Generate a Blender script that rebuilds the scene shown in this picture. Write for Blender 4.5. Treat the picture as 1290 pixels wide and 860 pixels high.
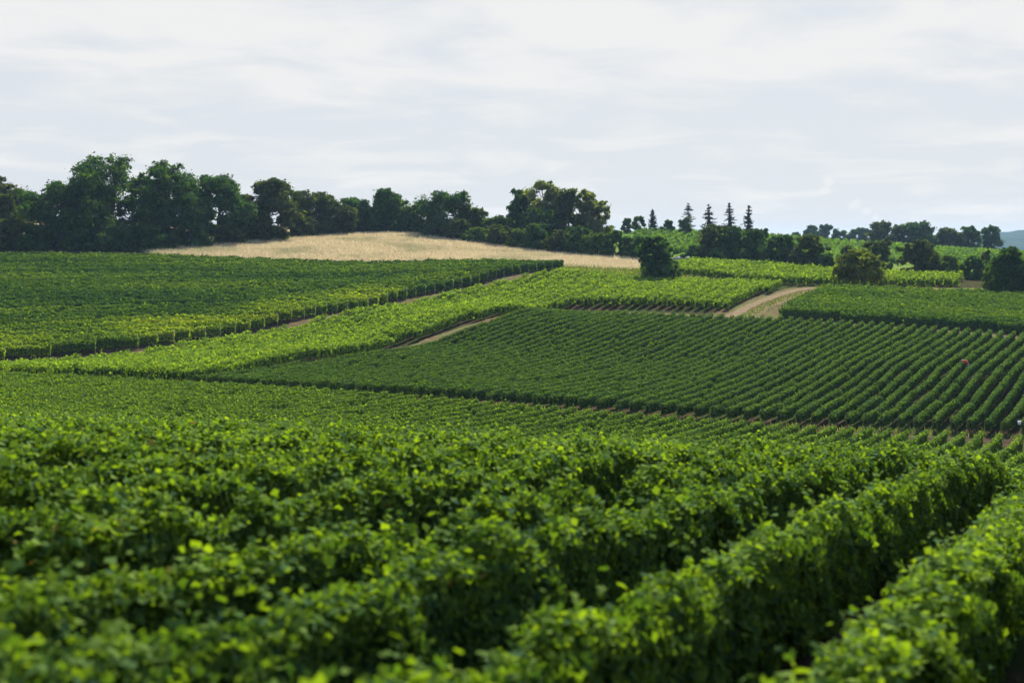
import bpy, math, random
import numpy as np
from mathutils import Vector

for o in list(bpy.data.objects): bpy.data.objects.remove(o)
scn = bpy.context.scene
COL = scn.collection
F, CX, HZ = 1790.0, 645.0, 300.0          # focal length, centre and level line of the photograph in its own pixels

# ------------------------------------------------------------------ camera
cd = bpy.data.cameras.new('camera'); cam = bpy.data.objects.new('camera', cd); COL.objects.link(cam)
cam.location = (0, 0, 0); cam.rotation_euler = (math.radians(90), 0, 0)
cd.sensor_width = 36; cd.lens = 36 * F / 1290; cd.shift_y = -130 / 1290
cd.clip_start = 0.1; cd.clip_end = 20000
cd.dof.use_dof = True; cd.dof.focus_distance = 95; cd.dof.aperture_fstop = 1.6
scn.camera = cam

# ------------------------------------------------------------------ sun and sky
SUN_AZ, SUN_EL = math.radians(13), math.radians(38)
w = bpy.data.worlds.new('World'); scn.world = w; w.use_nodes = True
nt = w.node_tree; nt.nodes.clear()
def N(nt, t, **k):
    n = nt.nodes.new(t)
    for a, b in k.items(): setattr(n, a, b)
    return n
def math_node(nt, op, a, b=None, c=None, clamp=False):
    n = N(nt, 'ShaderNodeMath', operation=op, use_clamp=clamp)
    for i, v in enumerate((a, b, c)):
        if v is None: continue
        if isinstance(v, (int, float)): n.inputs[i].default_value = v
        else: nt.links.new(v, n.inputs[i])
    return n.outputs[0]
def mixc(nt, f, a, b, blend='MIX'):
    n = N(nt, 'ShaderNodeMix', data_type='RGBA', blend_type=blend)
    for i, v in ((0, f), (6, a), (7, b)):
        if isinstance(v, (int, float)): n.inputs[i].default_value = v
        elif isinstance(v, tuple): n.inputs[i].default_value = v if len(v) == 4 else (*v, 1)
        else: nt.links.new(v, n.inputs[i])
    return n.outputs[2]
def ramp(nt, fac, stops):
    n = N(nt, 'ShaderNodeValToRGB'); e = n.color_ramp.elements
    while len(e) < len(stops): e.new(0.5)
    for i, (p, c) in enumerate(stops):
        e[i].position = p; e[i].color = c if len(c) == 4 else (*c, 1)
    nt.links.new(fac, n.inputs[0]); return n.outputs[0]
def noise(nt, vec, scale, detail=4, rough=.55, dist=0.0):
    n = N(nt, 'ShaderNodeTexNoise'); n.inputs['Scale'].default_value = scale
    n.inputs['Detail'].default_value = detail; n.inputs['Roughness'].default_value = rough
    n.inputs['Distortion'].default_value = dist
    if vec is not None: nt.links.new(vec, n.inputs['Vector'])
    return n.outputs[0]
sky = N(nt, 'ShaderNodeTexSky', sky_type='NISHITA'); sky.sun_disc = False
sky.sun_elevation = SUN_EL; sky.sun_rotation = SUN_AZ
sky.air_density = 1.0; sky.dust_density = 1.0; sky.ozone_density = 1.0
tc = N(nt, 'ShaderNodeTexCoord'); sep = N(nt, 'ShaderNodeSeparateXYZ'); nt.links.new(tc.outputs['Generated'], sep.inputs[0])
zc = math_node(nt, 'MAXIMUM', sep.outputs[2], 0.0)
zz = math_node(nt, 'ADD', zc, 0.13)
cu = math_node(nt, 'DIVIDE', sep.outputs[0], zz); cv = math_node(nt, 'DIVIDE', sep.outputs[1], zz)
cmb = N(nt, 'ShaderNodeCombineXYZ'); nt.links.new(cu, cmb.inputs[0]); nt.links.new(cv, cmb.inputs[1])
cn = noise(nt, cmb.outputs[0], 2.3, 12, .56, .5)
cn2 = noise(nt, cmb.outputs[0], 0.7, 5, .5, .2)
sheet = math_node(nt, 'ADD', math_node(nt, 'MULTIPLY', cn, .75), math_node(nt, 'MULTIPLY', cn2, .35))
up = N(nt, 'ShaderNodeMapRange', interpolation_type='SMOOTHSTEP'); nt.links.new(zc, up.inputs[0])
up.inputs[1].default_value = 0.075; up.inputs[2].default_value = 0.15; up.inputs[3].default_value = -0.07; up.inputs[4].default_value = 0.08
cl = math_node(nt, 'ADD', sheet, up.outputs[0])
clf = N(nt, 'ShaderNodeMapRange', interpolation_type='SMOOTHSTEP'); nt.links.new(cl, clf.inputs[0])
clf.inputs[1].default_value = 0.43; clf.inputs[2].default_value = 0.66; clf.inputs[3].default_value = 0.0; clf.inputs[4].default_value = .85
SKY_K = 0.0525
# thin high overcast veil over the blue, then brighter broken cloud
veil = mixc(nt, 0.95, sky.outputs[0], (7.15, 7.55, 8.05))
sky2 = mixc(nt, clf.outputs[0], veil, (8.8, 8.78, 8.64))
# far overcast fades out overhead: bluer and darker zenith
hi = N(nt, 'ShaderNodeMapRange', interpolation_type='SMOOTHSTEP'); nt.links.new(zc, hi.inputs[0])
hi.inputs[1].default_value = .20; hi.inputs[2].default_value = .5; hi.inputs[3].default_value = 0; hi.inputs[4].default_value = .95
sky3 = mixc(nt, hi.outputs[0], sky2, mixc(nt, 1.0, sky.outputs[0], (1.6, 1.8, 2.2), 'MULTIPLY'))
# three small steam puffs standing low over the horizon
ay = math_node(nt, 'MAXIMUM', sep.outputs[1], .05)
az_u = math_node(nt, 'DIVIDE', sep.outputs[0], ay); el_v = math_node(nt, 'DIVIDE', sep.outputs[2], ay)
pn = noise(nt, tc.outputs['Generated'], 160, 4, .6)
def puff(u0, v0, ru, rv):
    a = math_node(nt, 'DIVIDE', math_node(nt, 'SUBTRACT', az_u, u0), ru)
    b = math_node(nt, 'DIVIDE', math_node(nt, 'SUBTRACT', el_v, v0), rv)
    r = math_node(nt, 'SQRT', math_node(nt, 'ADD', math_node(nt, 'MULTIPLY', a, a), math_node(nt, 'MULTIPLY', b, b)))
    r = math_node(nt, 'ADD', r, math_node(nt, 'MULTIPLY', math_node(nt, 'SUBTRACT', pn, .5), 2.6))
    m = N(nt, 'ShaderNodeMapRange', interpolation_type='SMOOTHSTEP'); nt.links.new(r, m.inputs[0])
    m.inputs[1].default_value = 1.2; m.inputs[2].default_value = .35; m.inputs[3].default_value = 0; m.inputs[4].default_value = .6
    return m.outputs[0]
pf = None
for (px, py, rx, ry) in ((1045, 229, 9, 7), (1038, 241, 7, 7), (1080, 258, 10, 8), (1092, 266, 8, 6), (1101, 274, 8, 6)):
    q = puff((px - CX) / F, (HZ - py) / F, rx / F, ry / F)
    pf = q if pf is None else math_node(nt, 'MAXIMUM', pf, q)
sky4 = mixc(nt, pf, sky3, (9.0, 9.0, 8.8))
bg = N(nt, 'ShaderNodeBackground'); bg.inputs[1].default_value = SKY_K; nt.links.new(sky4, bg.inputs[0])
wo = N(nt, 'ShaderNodeOutputWorld'); nt.links.new(bg.outputs[0], wo.inputs[0])

sd = bpy.data.lights.new('sun', 'SUN'); sd.energy = 5.0; sd.angle = math.radians(.53); sd.color = (1, .95, .86)
sun = bpy.data.objects.new('sun', sd); COL.objects.link(sun)
sv = Vector((math.sin(SUN_AZ) * math.cos(SUN_EL), math.cos(SUN_AZ) * math.cos(SUN_EL), math.sin(SUN_EL)))
sun.rotation_euler = sv.to_track_quat('Z', 'Y').to_euler(); sun.location = (60, 40, 60)

scn.view_settings.view_transform = 'Standard'; scn.view_settings.look = 'None'
scn.view_settings.exposure = 0.95; scn.view_settings.gamma = 1.0; scn.view_settings.use_curve_mapping = False
scn.cycles.max_bounces = 6; scn.cycles.diffuse_bounces = 3; scn.cycles.transmission_bounces = 4
scn.cycles.transparent_max_bounces = 8; scn.cycles.volume_bounces = 0
scn.cycles.use_denoising = True

# ------------------------------------------------------------------ the lie of the land
PTS = []
def at(px, Y): return ((px - CX) / F * Y, Y)
def g(px, py, Y): PTS.append(((px - CX) / F * Y, Y, -(py - HZ) / F * Y))
def h(x, y, z): PTS.append((x, y, z))
for Y, z in ((5.4, -2.77), (8.7, -3.0), (12, -3.15), (15.2, -3.3)): h(-.36 * Y, Y, z)
for p in ((-.52, 5.7, -3.03), (1.2, 9.6, -3.4), (2.84, 13.3, -3.78), (4.39, 16.8, -4.12), (6.83, 22.3, -4.75), (9.35, 28, -5.5),
          (2.72, 16, -3.92), (3.92, 18.7, -4.2), (5.23, 21.7, -4.55), (8.04, 28, -5.4), (3.08, 10.9, -3.75), (7.56, 21, -4.85),
          (0, 21, -4.25), (0, 28, -5.15), (3.4, 28, -5.3), (-3.4, 28, -4.9), (-7, 20, -3.9), (-8, 22, -4.2), (-9, 24, -4.4), (0, 36, -6.8), (5, 36, -7.2),
          (0, -25, -1.6), (-30, 0, -2.4), (30, 0, -4.5), (30, 30, -8), (-30, 30, -4.8), (80, 100, -16), (-80, 120, -11.5)): h(*p)
for px, Y, z in ((0, 55, -8.1), (0, 85, -10.6), (300, 55, -8.6), (645, 50, -8.9), (645, 70, -11.6), (645, 90, -13.0), (1000, 50, -9.2),
                 (1200, 50, -9.3), (1200, 65, -11.6), (1200, 82, -13.5), (1200, 96, -14.4), (300, 90, -11.7)): h((px - CX) / F * Y, Y, z)
for p in ((0, 480, 122), (240, 490, 118), (645, 513, 110), (1000, 538, 106), (1290, 551, 103),
          (400, 467, 134), (540, 444, 152), (700, 401, 181), (850, 404, 176), (1000, 411, 170), (1290, 431, 158), (850, 465, 141), (400, 456, 140), (540, 429.5, 158), (660, 396, 178), (720, 387, 190), (800, 387, 187.5), (920, 392, 183), (1150, 470, 132),
          (180, 456, 150), (380, 421, 171), (520, 392, 190), (640, 363, 210), (0, 472, 140), (0, 460, 147), (180, 441, 156), (380, 408, 175), (520, 380, 195), (640, 352, 215), (710, 341, 230),
          (0, 327, 236), (200, 329, 238), (450, 339, 234), (200, 320.5, 246), (450, 329.5, 242), (500, 294, 300), (800, 340, 240), (330, 305, 275), (430, 296, 295),
          (530, 295, 300), (620, 308, 285), (720, 322, 270), (800, 327, 262),
          (985, 364, 209), (800, 356, 220), (800, 347, 227), (1000, 361, 216), (1100, 363, 214), (1200, 363, 214), (860, 333, 262),
          (960, 338, 256), (1100, 350, 240), (1210, 353, 236), (1290, 378, 195),
          (20, 270, 330), (150, 285, 330), (820, 293, 380), (1050, 308, 420), (1200, 319, 450), (1200, 335, 300), (950, 318, 320),
          (1290, 340, 290), (620, 300, 330), (430, 292, 330)): g(*p)
for p in ((-150, 300, 4), (-120, 200, -6), (160, 250, -9), (140, 160, -13), (-200, 500, 0), (0, 520, 0), (200, 520, -6)): h(*p)
_P = np.array(PTS, float); _S = 60.0; _A = _P[:, :2] / _S; _n = len(_A)
_d = np.linalg.norm(_A[:, None] - _A[None], axis=2)
_K = np.where(_d > 0, _d * _d * np.log(_d + 1e-12), 0) + 2e-6 * np.eye(_n)
_Q = np.c_[np.ones(_n), _A]
_c = np.linalg.solve(np.block([[_K, _Q], [_Q.T, np.zeros((3, 3))]]), np.r_[_P[:, 2], np.zeros(3)])
def sm(x, a, b):
    t = np.clip((x - a) / (b - a), 0, 1); return t * t * (3 - 2 * t)
def zg(x, y):
    x = np.atleast_1d(np.asarray(x, float)); y = np.atleast_1d(np.asarray(y, float))
    out = np.empty(len(x))
    for i in range(0, len(x), 20000):
        xs, ys = x[i:i + 20000], y[i:i + 20000]
        cx_, cy_ = np.clip(xs, -230, 230), np.clip(ys, -40, 520)
        q = np.stack([cx_, cy_], -1) / _S
        d = np.linalg.norm(q[:, None] - _A[None], axis=2)
        z = (d * d * np.log(d + 1e-12)) @ _c[:_n] + _c[-3] + q @ _c[-2:]
        far = sm(np.hypot(xs, ys), 480, 1400)
        out[i:i + 20000] = z * (1 - far) + far * -34.0
    return out
def z1(x, y): return float(zg(x, y)[0])

# ------------------------------------------------------------------ helpers for objects and meshes
def tag(o, label=None, cat=None, group=None, kind=None):
    if label: o['label'] = label
    if cat: o['category'] = cat
    if group: o['group'] = group
    if kind: o['kind'] = kind
    return o
def empty(name, loc, rz=0):
    o = bpy.data.objects.new(name, None); COL.objects.link(o); o.location = loc; o.rotation_euler = (0, 0, rz)
    o.empty_display_size = .3; return o
def mesh_np(name, verts, nper, mat, parent=None, attrs=None, loc=None, smooth=False, mats=None):
    """verts (n*nper,3): n separate faces of nper corners each"""
    verts = np.asarray(verts, np.float32); nv = len(verts); nf = nv // nper
    me = bpy.data.meshes.new(name)
    me.vertices.add(nv); me.vertices.foreach_set('co', verts.ravel())
    me.loops.add(nv); me.loops.foreach_set('vertex_index', np.arange(nv, dtype=np.int32))
    me.polygons.add(nf); me.polygons.foreach_set('loop_start', np.arange(0, nv, nper, dtype=np.int32))
    if attrs is not None:
        a = me.attributes.new('rnd', 'FLOAT', 'FACE'); a.data.foreach_set('value', np.asarray(attrs, np.float32))
    me.update(calc_edges=True)
    me.materials.append(mat)
    o = bpy.data.objects.new(name, me); COL.objects.link(o)
    if parent is not None: o.parent = parent
    if loc is not None: o.location = loc
    return o
class MB:
    def __init__(s): s.v = []; s.f = []; s.m = []
    def add(s, vs, fs, m=0):
        k = len(s.v); s.v += [tuple(map(float, v)) for v in vs]
        for f in fs: s.f.append(tuple(i + k for i in f)); s.m.append(m)
    def tube(s, pts, rad, n=6, m=0, cap=True):
        pts = [Vector(p) for p in pts]; k = len(s.v)
        for i, p in enumerate(pts):
            d = (pts[min(i + 1, len(pts) - 1)] - pts[max(i - 1, 0)]).normalized()
            a = d.orthogonal().normalized(); b = d.cross(a)
            if i == 0: ref = a
            else:
                a = (ref - d * ref.dot(d)).normalized(); ref = a; b = d.cross(a)
            for j in range(n):
                t = 2 * math.pi * j / n; s.v.append(tuple(p + (a * math.cos(t) + b * math.sin(t)) * rad[i]))
        for i in range(len(pts) - 1):
            for j in range(n):
                q = k + i * n; s.f.append((q + j, q + (j + 1) % n, q + n + (j + 1) % n, q + n + j)); s.m.append(m)
        if cap:
            s.f.append(tuple(k + j for j in reversed(range(n)))); s.m.append(m)
            q = k + (len(pts) - 1) * n; s.f.append(tuple(q + j for j in range(n))); s.m.append(m)
    def build(s, name, mats, parent=None, loc=None, smooth=True):
        me = bpy.data.meshes.new(name); me.from_pydata(s.v, [], s.f)
        for m in (mats if isinstance(mats, (list, tuple)) else [mats]): me.materials.append(m)
        me.polygons.foreach_set('material_index', s.m)
        if smooth: me.polygons.foreach_set('use_smooth', [True] * len(me.polygons))
        me.update()
        o = bpy.data.objects.new(name, me); COL.objects.link(o)
        if parent is not None: o.parent = parent
        if loc is not None: o.location = loc
        return o
def grid_mesh(name, X, Y, Z, mat, wrap=False):
    nr, nc = X.shape; v = np.stack([X, Y, Z], -1).reshape(-1, 3)
    i, j = np.meshgrid(np.arange(nr - 1), np.arange(nc - 1 if not wrap else nc), indexing='ij')
    j2 = (j + 1) % nc
    f = np.stack([i * nc + j, i * nc + j2, (i + 1) * nc + j2, (i + 1) * nc + j], -1).reshape(-1, 4)
    me = bpy.data.meshes.new(name); me.from_pydata(v.tolist(), [], f.tolist()); me.materials.append(mat)
    me.polygons.foreach_set('use_smooth', [True] * len(me.polygons)); me.update()
    o = bpy.data.objects.new(name, me); COL.objects.link(o); return o

# ------------------------------------------------------------------ materials
def new_mat(name):
    m = bpy.data.materials.new(name); m.use_nodes = True; m.node_tree.nodes.clear()
    o = N(m.node_tree, 'ShaderNodeOutputMaterial'); return m, m.node_tree, o
def leaf_mat(name, stops, patch=None, trans=.35, patch_scale=.03, gloss=.012, rough=.75, tint=(1.5, 1.5, .35)):
    m, t, o = new_mat(name)
    at_ = N(t, 'ShaderNodeAttribute', attribute_name='rnd')
    c = ramp(t, at_.outputs['Fac'], stops)
    geo = N(t, 'ShaderNodeNewGeometry')
    if patch:
        n = noise(t, geo.outputs['Position'], patch_scale, 3, .6)
        f = N(t, 'ShaderNodeMapRange', interpolation_type='SMOOTHSTEP'); t.links.new(n, f.inputs[0])
        f.inputs[1].default_value = patch[0]; f.inputs[2].default_value = patch[1]; f.inputs[4].default_value = patch[3]
        c = mixc(t, f.outputs[0], c, mixc(t, .75, c, patch[2]))
    d = N(t, 'ShaderNodeBsdfDiffuse'); t.links.new(c, d.inputs[0])
    tr = N(t, 'ShaderNodeBsdfTranslucent')
    tcol = mixc(t, 1.0, c, tint, 'MULTIPLY'); t.links.new(tcol, tr.inputs[0])
    mx = N(t, 'ShaderNodeMixShader'); mx.inputs[0].default_value = trans
    t.links.new(d.outputs[0], mx.inputs[1]); t.links.new(tr.outputs[0], mx.inputs[2])
    gl = N(t, 'ShaderNodeBsdfGlossy'); gl.inputs['Roughness'].default_value = rough; gl.inputs[0].default_value = (.55, .75, 1, 1)
    m2 = N(t, 'ShaderNodeMixShader'); m2.inputs[0].default_value = gloss
    t.links.new(mx.outputs[0], m2.inputs[1]); t.links.new(gl.outputs[0], m2.inputs[2]); t.links.new(m2.outputs[0], o.inputs[0])
    return m
def ground_mat(name, stops, scale, bump=.3, scale2=None, tint=None, rough=.95, stretch=None):
    m, t, o = new_mat(name)
    geo = N(t, 'ShaderNodeNewGeometry'); vec = geo.outputs['Position']
    if stretch:
        mp = N(t, 'ShaderNodeMapping'); mp.inputs['Scale'].default_value = stretch; t.links.new(vec, mp.inputs[0]); vec = mp.outputs[0]
    n = noise(t, vec, scale, 8, .65)
    c = ramp(t, n, stops)
    if tint:
        n2 = noise(t, geo.outputs['Position'], scale2, 4, .6)
        f = N(t, 'ShaderNodeMapRange', interpolation_type='SMOOTHSTEP'); t.links.new(n2, f.inputs[0])
        f.inputs[1].default_value = tint[0]; f.inputs[2].default_value = tint[1]
        c = mixc(t, f.outputs[0], c, tint[2])
    b = N(t, 'ShaderNodeBsdfPrincipled'); b.inputs['Roughness'].default_value = rough; b.inputs['Specular IOR Level'].default_value = 0
    t.links.new(c, b.inputs['Base Color'])
    bp = N(t, 'ShaderNodeBump'); bp.inputs['Strength'].default_value = bump; bp.inputs['Distance'].default_value = .15
    t.links.new(n, bp.inputs['Height']); t.links.new(bp.outputs[0], b.inputs['Normal'])
    t.links.new(b.outputs[0], o.inputs[0]); return m
def plain(name, c, rough=.7, nscale=None):
    m, t, o = new_mat(name); b = N(t, 'ShaderNodeBsdfPrincipled'); b.inputs['Roughness'].default_value = rough
    b.inputs['Specular IOR Level'].default_value = .1
    if nscale:
        n = noise(t, N(t, 'ShaderNodeTexCoord').outputs['Object'], nscale, 6, .65)
        cc = ramp(t, n, [(.3, tuple(x * .6 for x in c)), (.7, tuple(min(1, x * 1.35) for x in c))]); t.links.new(cc, b.inputs['Base Color'])
    else: b.inputs['Base Color'].default_value = (*c, 1)
    t.links.new(b.outputs[0], o.inputs[0]); return m

YEL = (.30, .26, .03); RED = (.15, .075, .025)
M = {}
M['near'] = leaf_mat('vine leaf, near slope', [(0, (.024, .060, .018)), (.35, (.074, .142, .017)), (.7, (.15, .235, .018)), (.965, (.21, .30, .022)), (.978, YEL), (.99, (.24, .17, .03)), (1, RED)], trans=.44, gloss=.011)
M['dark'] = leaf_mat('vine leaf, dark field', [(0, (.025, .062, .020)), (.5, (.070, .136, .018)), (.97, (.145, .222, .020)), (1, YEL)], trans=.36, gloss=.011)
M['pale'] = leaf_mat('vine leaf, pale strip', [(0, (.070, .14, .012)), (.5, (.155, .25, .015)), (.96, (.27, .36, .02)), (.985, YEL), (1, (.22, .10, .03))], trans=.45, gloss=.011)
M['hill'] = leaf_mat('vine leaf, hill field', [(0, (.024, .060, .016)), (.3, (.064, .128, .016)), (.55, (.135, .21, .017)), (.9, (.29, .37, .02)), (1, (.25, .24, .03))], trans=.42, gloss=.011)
M['tree'] = leaf_mat('tree leaf, deep green', [(0, (.020, .050, .013)), (.5, (.044, .098, .018)), (1, (.09, .155, .022))], trans=.42, gloss=.011)
M['oak'] = leaf_mat('tree leaf, olive brown', [(0, (.026, .046, .012)), (.5, (.058, .086, .016)), (.9, (.105, .118, .02)), (1, (.14, .09, .025))], trans=.42, gloss=.011)
M['willow'] = leaf_mat('tree leaf, grey green', [(0, (.08, .105, .045)), (.5, (.17, .20, .075)), (1, (.27, .30, .11))], trans=.5, gloss=.011)
M['fresh'] = leaf_mat('tree leaf, fresh green', [(0, (.035, .07, .014)), (.5, (.075, .13, .018)), (1, (.14, .20, .025))], trans=.42, gloss=.011)
M['amber'] = leaf_mat('tree leaf, yellowing', [(0, (.055, .075, .012)), (.5, (.095, .13, .016)), (.85, (.16, .19, .02)), (1, (.22, .20, .03))], trans=.48, gloss=.011)
M['needle'] = leaf_mat('needles', [(0, (.014, .028, .014)), (.6, (.024, .044, .02)), (1, (.05, .06, .03))], trans=.1, gloss=.03)
M['grain'] = leaf_mat('dry grass stalk', [(0, (.44, .35, .19)), (.5, (.63, .52, .30)), (.93, (.76, .66, .41)), (1, (.22, .26, .08))],
                      patch=(.47, .66, (.33, .32, .15), .9), patch_scale=.07, trans=.3, gloss=.03, tint=(1, 1, 1))
M['grass'] = leaf_mat('grass blade', [(0, (.06, .10, .02)), (.5, (.12, .17, .035)), (.8, (.25, .24, .08)), (1, (.42, .34, .16))], trans=.3, gloss=.03)
M['crop'] = leaf_mat('far vine leaf', [(0, (.06, .13, .02)), (.5, (.10, .19, .025)), (1, (.16, .25, .03))], trans=.4, gloss=.011)
M['inner'] = plain('opaque hedge core', (.035, .085, .018), .9)  # for the slab added inside each hedge so sunlight does not pass through
M['bark'] = plain('bark', (.07, .055, .04), .9, 6)
M['deadwood'] = plain('dead wood', (.13, .11, .09), .9, 6)
M['vinewood'] = plain('vine wood', (.06, .04, .026), .9, 14)
M['post'] = plain('weathered post', (.10, .08, .06), .85, 9)
M['paint'] = plain('pale post', (.42, .40, .36), .7, 9)
M['soil'] = ground_mat('soil and weeds', [(.3, (.028, .019, .012)), (.5, (.06, .04, .025)), (.7, (.105, .074, .045))], 1.6, .5, .22, (.44, .60, (.045, .062, .018)))
M['track'] = ground_mat('dry earth track', [(.3, (.085, .06, .032)), (.55, (.15, .108, .058)), (.75, (.23, .17, .095))], .9, .35, .5, (.46, .60, (.13, .14, .05)))
M['lane'] = ground_mat('brown trodden soil', [(.3, (.035, .025, .016)), (.55, (.068, .047, .03)), (.75, (.11, .08, .05))], .9, .35, .5, (.5, .62, (.08, .10, .03)))
M['rut'] = ground_mat('packed pale earth', [(.3, (.17, .125, .07)), (.6, (.24, .18, .105)), (.8, (.29, .225, .14))], 1.2, .25)
M['verge'] = ground_mat('dry grass verge', [(.3, (.16, .15, .05)), (.5, (.30, .26, .11)), (.72, (.44, .37, .18))], .6, .5, .25, (.45, .62, (.12, .17, .03)))
M['wheat'] = ground_mat('stubble under the grain', [(.3, (.30, .22, .11)), (.6, (.48, .37, .19))], .8, .5)
M['meadow'] = ground_mat('green slope', [(.3, (.06, .12, .022)), (.6, (.11, .19, .03)), (.8, (.15, .22, .04))], .35, .4, .08, (.5, .7, (.17, .21, .05)))

# ------------------------------------------------------------------ ground
ang = np.concatenate([np.radians(np.linspace(-180, -42, 47)[:-1]), np.radians(np.linspace(-42, 42, 225)), np.radians(np.linspace(42, 180, 47)[1:-1])])
rad = np.concatenate([[0.05, 1.5], np.geomspace(3, 520, 150), np.geomspace(560, 9000, 26)])
R, T = np.meshgrid(rad, ang, indexing='ij'); GX, GY = R * np.sin(T), R * np.cos(T)
tag(grid_mesh('ground', GX, GY, zg(GX.ravel(), GY.ravel()).reshape(GX.shape), M['soil'], wrap=True), kind='structure')

def strip(name, pts, widths, mat, dz, n=80, m=8, rag=.35, seed=1):
    """a draped ribbon along the world polyline pts"""
    rs = np.random.RandomState(seed)
    P = np.array(pts, float); L = np.r_[0, np.cumsum(np.linalg.norm(np.diff(P, axis=0), axis=1))]
    t = np.linspace(0, L[-1], n); x = np.interp(t, L, P[:, 0]); y = np.interp(t, L, P[:, 1])
    k = max(1, n // 25); ker = np.ones(2 * k + 1) / (2 * k + 1)
    x = np.convolve(np.pad(x, k, mode='reflect', reflect_type='odd'), ker, 'valid'); y = np.convolve(np.pad(y, k, mode='reflect', reflect_type='odd'), ker, 'valid')
    wd = np.interp(t, L, widths) if np.ndim(widths) else np.full(n, widths)
    dx, dy = np.gradient(x), np.gradient(y); q = np.hypot(dx, dy); nx, ny = -dy / q, dx / q
    u = np.linspace(-.5, .5, m)[None] * np.ones((n, 1))
    u[:, 0] -= rs.rand(n) * rag / wd; u[:, -1] += rs.rand(n) * rag / wd
    X = x[:, None] + nx[:, None] * u * wd[:, None]; Y = y[:, None] + ny[:, None] * u * wd[:, None]
    Z = zg(X.ravel(), Y.ravel()).reshape(X.shape) + dz
    return grid_mesh(name, X[:, ::-1], Y[:, ::-1], Z[:, ::-1], mat)
def patch(name, lo, hi, mat, dz, nu=60, nv=24):
    def rs(P, n):
        P = np.array(P, float); L = np.r_[0, np.cumsum(np.linalg.norm(np.diff(P, axis=0), axis=1))]
        t = np.linspace(0, L[-1], n); return np.stack([np.interp(t, L, P[:, 0]), np.interp(t, L, P[:, 1])], -1)
    a, b = rs(lo, nu), rs(hi, nu); v = np.linspace(0, 1, nv)[:, None, None]
    Q = a[None] * (1 - v) + b[None] * v
    X, Y = Q[..., 0], Q[..., 1]
    return grid_mesh(name, X, Y, zg(X.ravel(), Y.ravel()).reshape(X.shape) + dz, mat)

# dark field (C): its left edge follows the rows, its foot follows the valley track
THC = math.atan2(32.4, 67.0)                      # heading of the rows, clockwise from straight ahead
def vec(th): return np.array([math.sin(th), math.cos(th)])
dC = vec(THC); nC = np.array([dC[1], -dC[0]])      # along the rows / to their right
c0, c1 = np.array(at(240, 118)), np.array(at(700, 181))
C_foot = [c0, np.array(at(645, 110)), np.array(at(1000, 106)), np.array(at(1290, 103)), np.array(at(1400, 101.5))]
C_top = [c1, np.array(at(1000, 170)), np.array(at(1290, 158)), np.array(at(1400, 154))]
polyC = C_foot + C_top[::-1]
off = -3.2 * nC
B_foot = [np.array(at(-60, 128)), np.array(at(5, 125.5)), np.array(at(190, 122.3)), np.array(at(228, 121.5)), c0 + off + dC * 8, c0 + off + dC * 30, c0 + off + dC * 55, c1 + off * .7 + dC * 1.5,
          np.array(at(720, 190)), np.array(at(800, 187)), np.array(at(920, 182.5))]
B_head = [np.array(at(-60, 138)), np.array(at(0, 140)), np.array(at(180, 150)), np.array(at(380, 171)), np.array(at(520, 190.5)), np.array(at(640, 210)), np.array(at(712, 222)), np.array(at(800, 220)), np.array(at(985, 209))]
polyB = B_foot + B_head[::-1]
A_foot = [np.array(at(-60, 148)), np.array(at(0, 149.5)), np.array(at(180, 157.5)), np.array(at(380, 178)), np.array(at(520, 198.5)), np.array(at(640, 219)), np.array(at(708, 232))]
A_head = [np.array(at(-60, 235)), np.array(at(0, 236)), np.array(at(200, 238)), np.array(at(450, 234.5)), np.array(at(640, 233)), np.array(at(712, 234.5))]
polyA = A_foot + A_head[::-1]
polyD = [np.array(at(978, 177)), np.array(at(1130, 170)), np.array(at(1290, 164)), np.array(at(1400, 160)), np.array(at(1400, 186)), np.array(at(1290, 193)), np.array(at(1150, 199)), np.array(at(1042, 203))]
polyE = [np.array(at(793, 229)), np.array(at(862, 230.5)), np.array(at(940, 222)), np.array(at(1000, 216.5)), np.array(at(1100, 215)), np.array(at(1205, 215)), np.array(at(1215, 234)), np.array(at(1100, 239)), np.array(at(960, 254)), np.array(at(870, 260)), np.array(at(840, 240))]
V_foot_end = [np.array(at(-90, 117)), np.array(at(0, 116.5)), np.array(at(240, 112.5)), np.array(at(645, 104)), np.array(at(1000, 99.5)), np.array(at(1290, 97)), np.array(at(1420, 95.5))]
polyV = [np.array([-.40 * 4.2 - 3.2, 4.2]), np.array([.42 * 4.2 + 1.2, 4.2]), np.array([.42 * 40 + 1.5, 40])] + V_foot_end[::-1] + [np.array([-.40 * 40 - 4, 40])]

trk = [(np.array(a) + np.array(b)) / 2 for a, b in ((at(-90, 117), at(-90, 128)), (at(0, 116.5), at(0, 125.5)), (at(240, 112.5), at(240, 118.5)), (at(645, 104), at(645, 110)), (at(1000, 99.5), at(1000, 106)), (at(1290, 97), at(1290, 103)), (at(1500, 93), at(1500, 99)))]
tag(strip('valley_track', trk, [7, 6, 4.2, 4.2, 4.2, 4.2, 4.2], M['lane'], .035, 150, 8, .5, 3), kind='structure')
gp = [c0 + off * .5 - dC * 3, c0 + off * .5 + dC * 30, c0 + off * .5 + dC * 60, c1 + off * .5 - dC * 2, c1 + off * .25 + dC * 2] + [np.array(at(760, 184.5)), np.array(at(920, 177.5)), np.array(at(1000, 173.2)), np.array(at(1290, 160.8)), np.array(at(1400, 156.5))]
tag(strip('field_path', gp, [1.5, 1.4, 1.4, 1.6, 1.8, 1.8, 1.8, 2.6, 2.0, 2.0], M['track'], .05, 200, 6, .4, 4), kind='structure')
lane = [(a + b) / 2 for a, b in zip(B_head[:7], A_foot)]
lane += [np.array(at(735, 234))]
tag(strip('vineyard_lane', lane, [1.7, 1.7, 1.8, 1.9, 2.0, 2.2, 2.8, 3.2], M['track'], .06, 160, 6, .5, 5), kind='structure')
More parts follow.
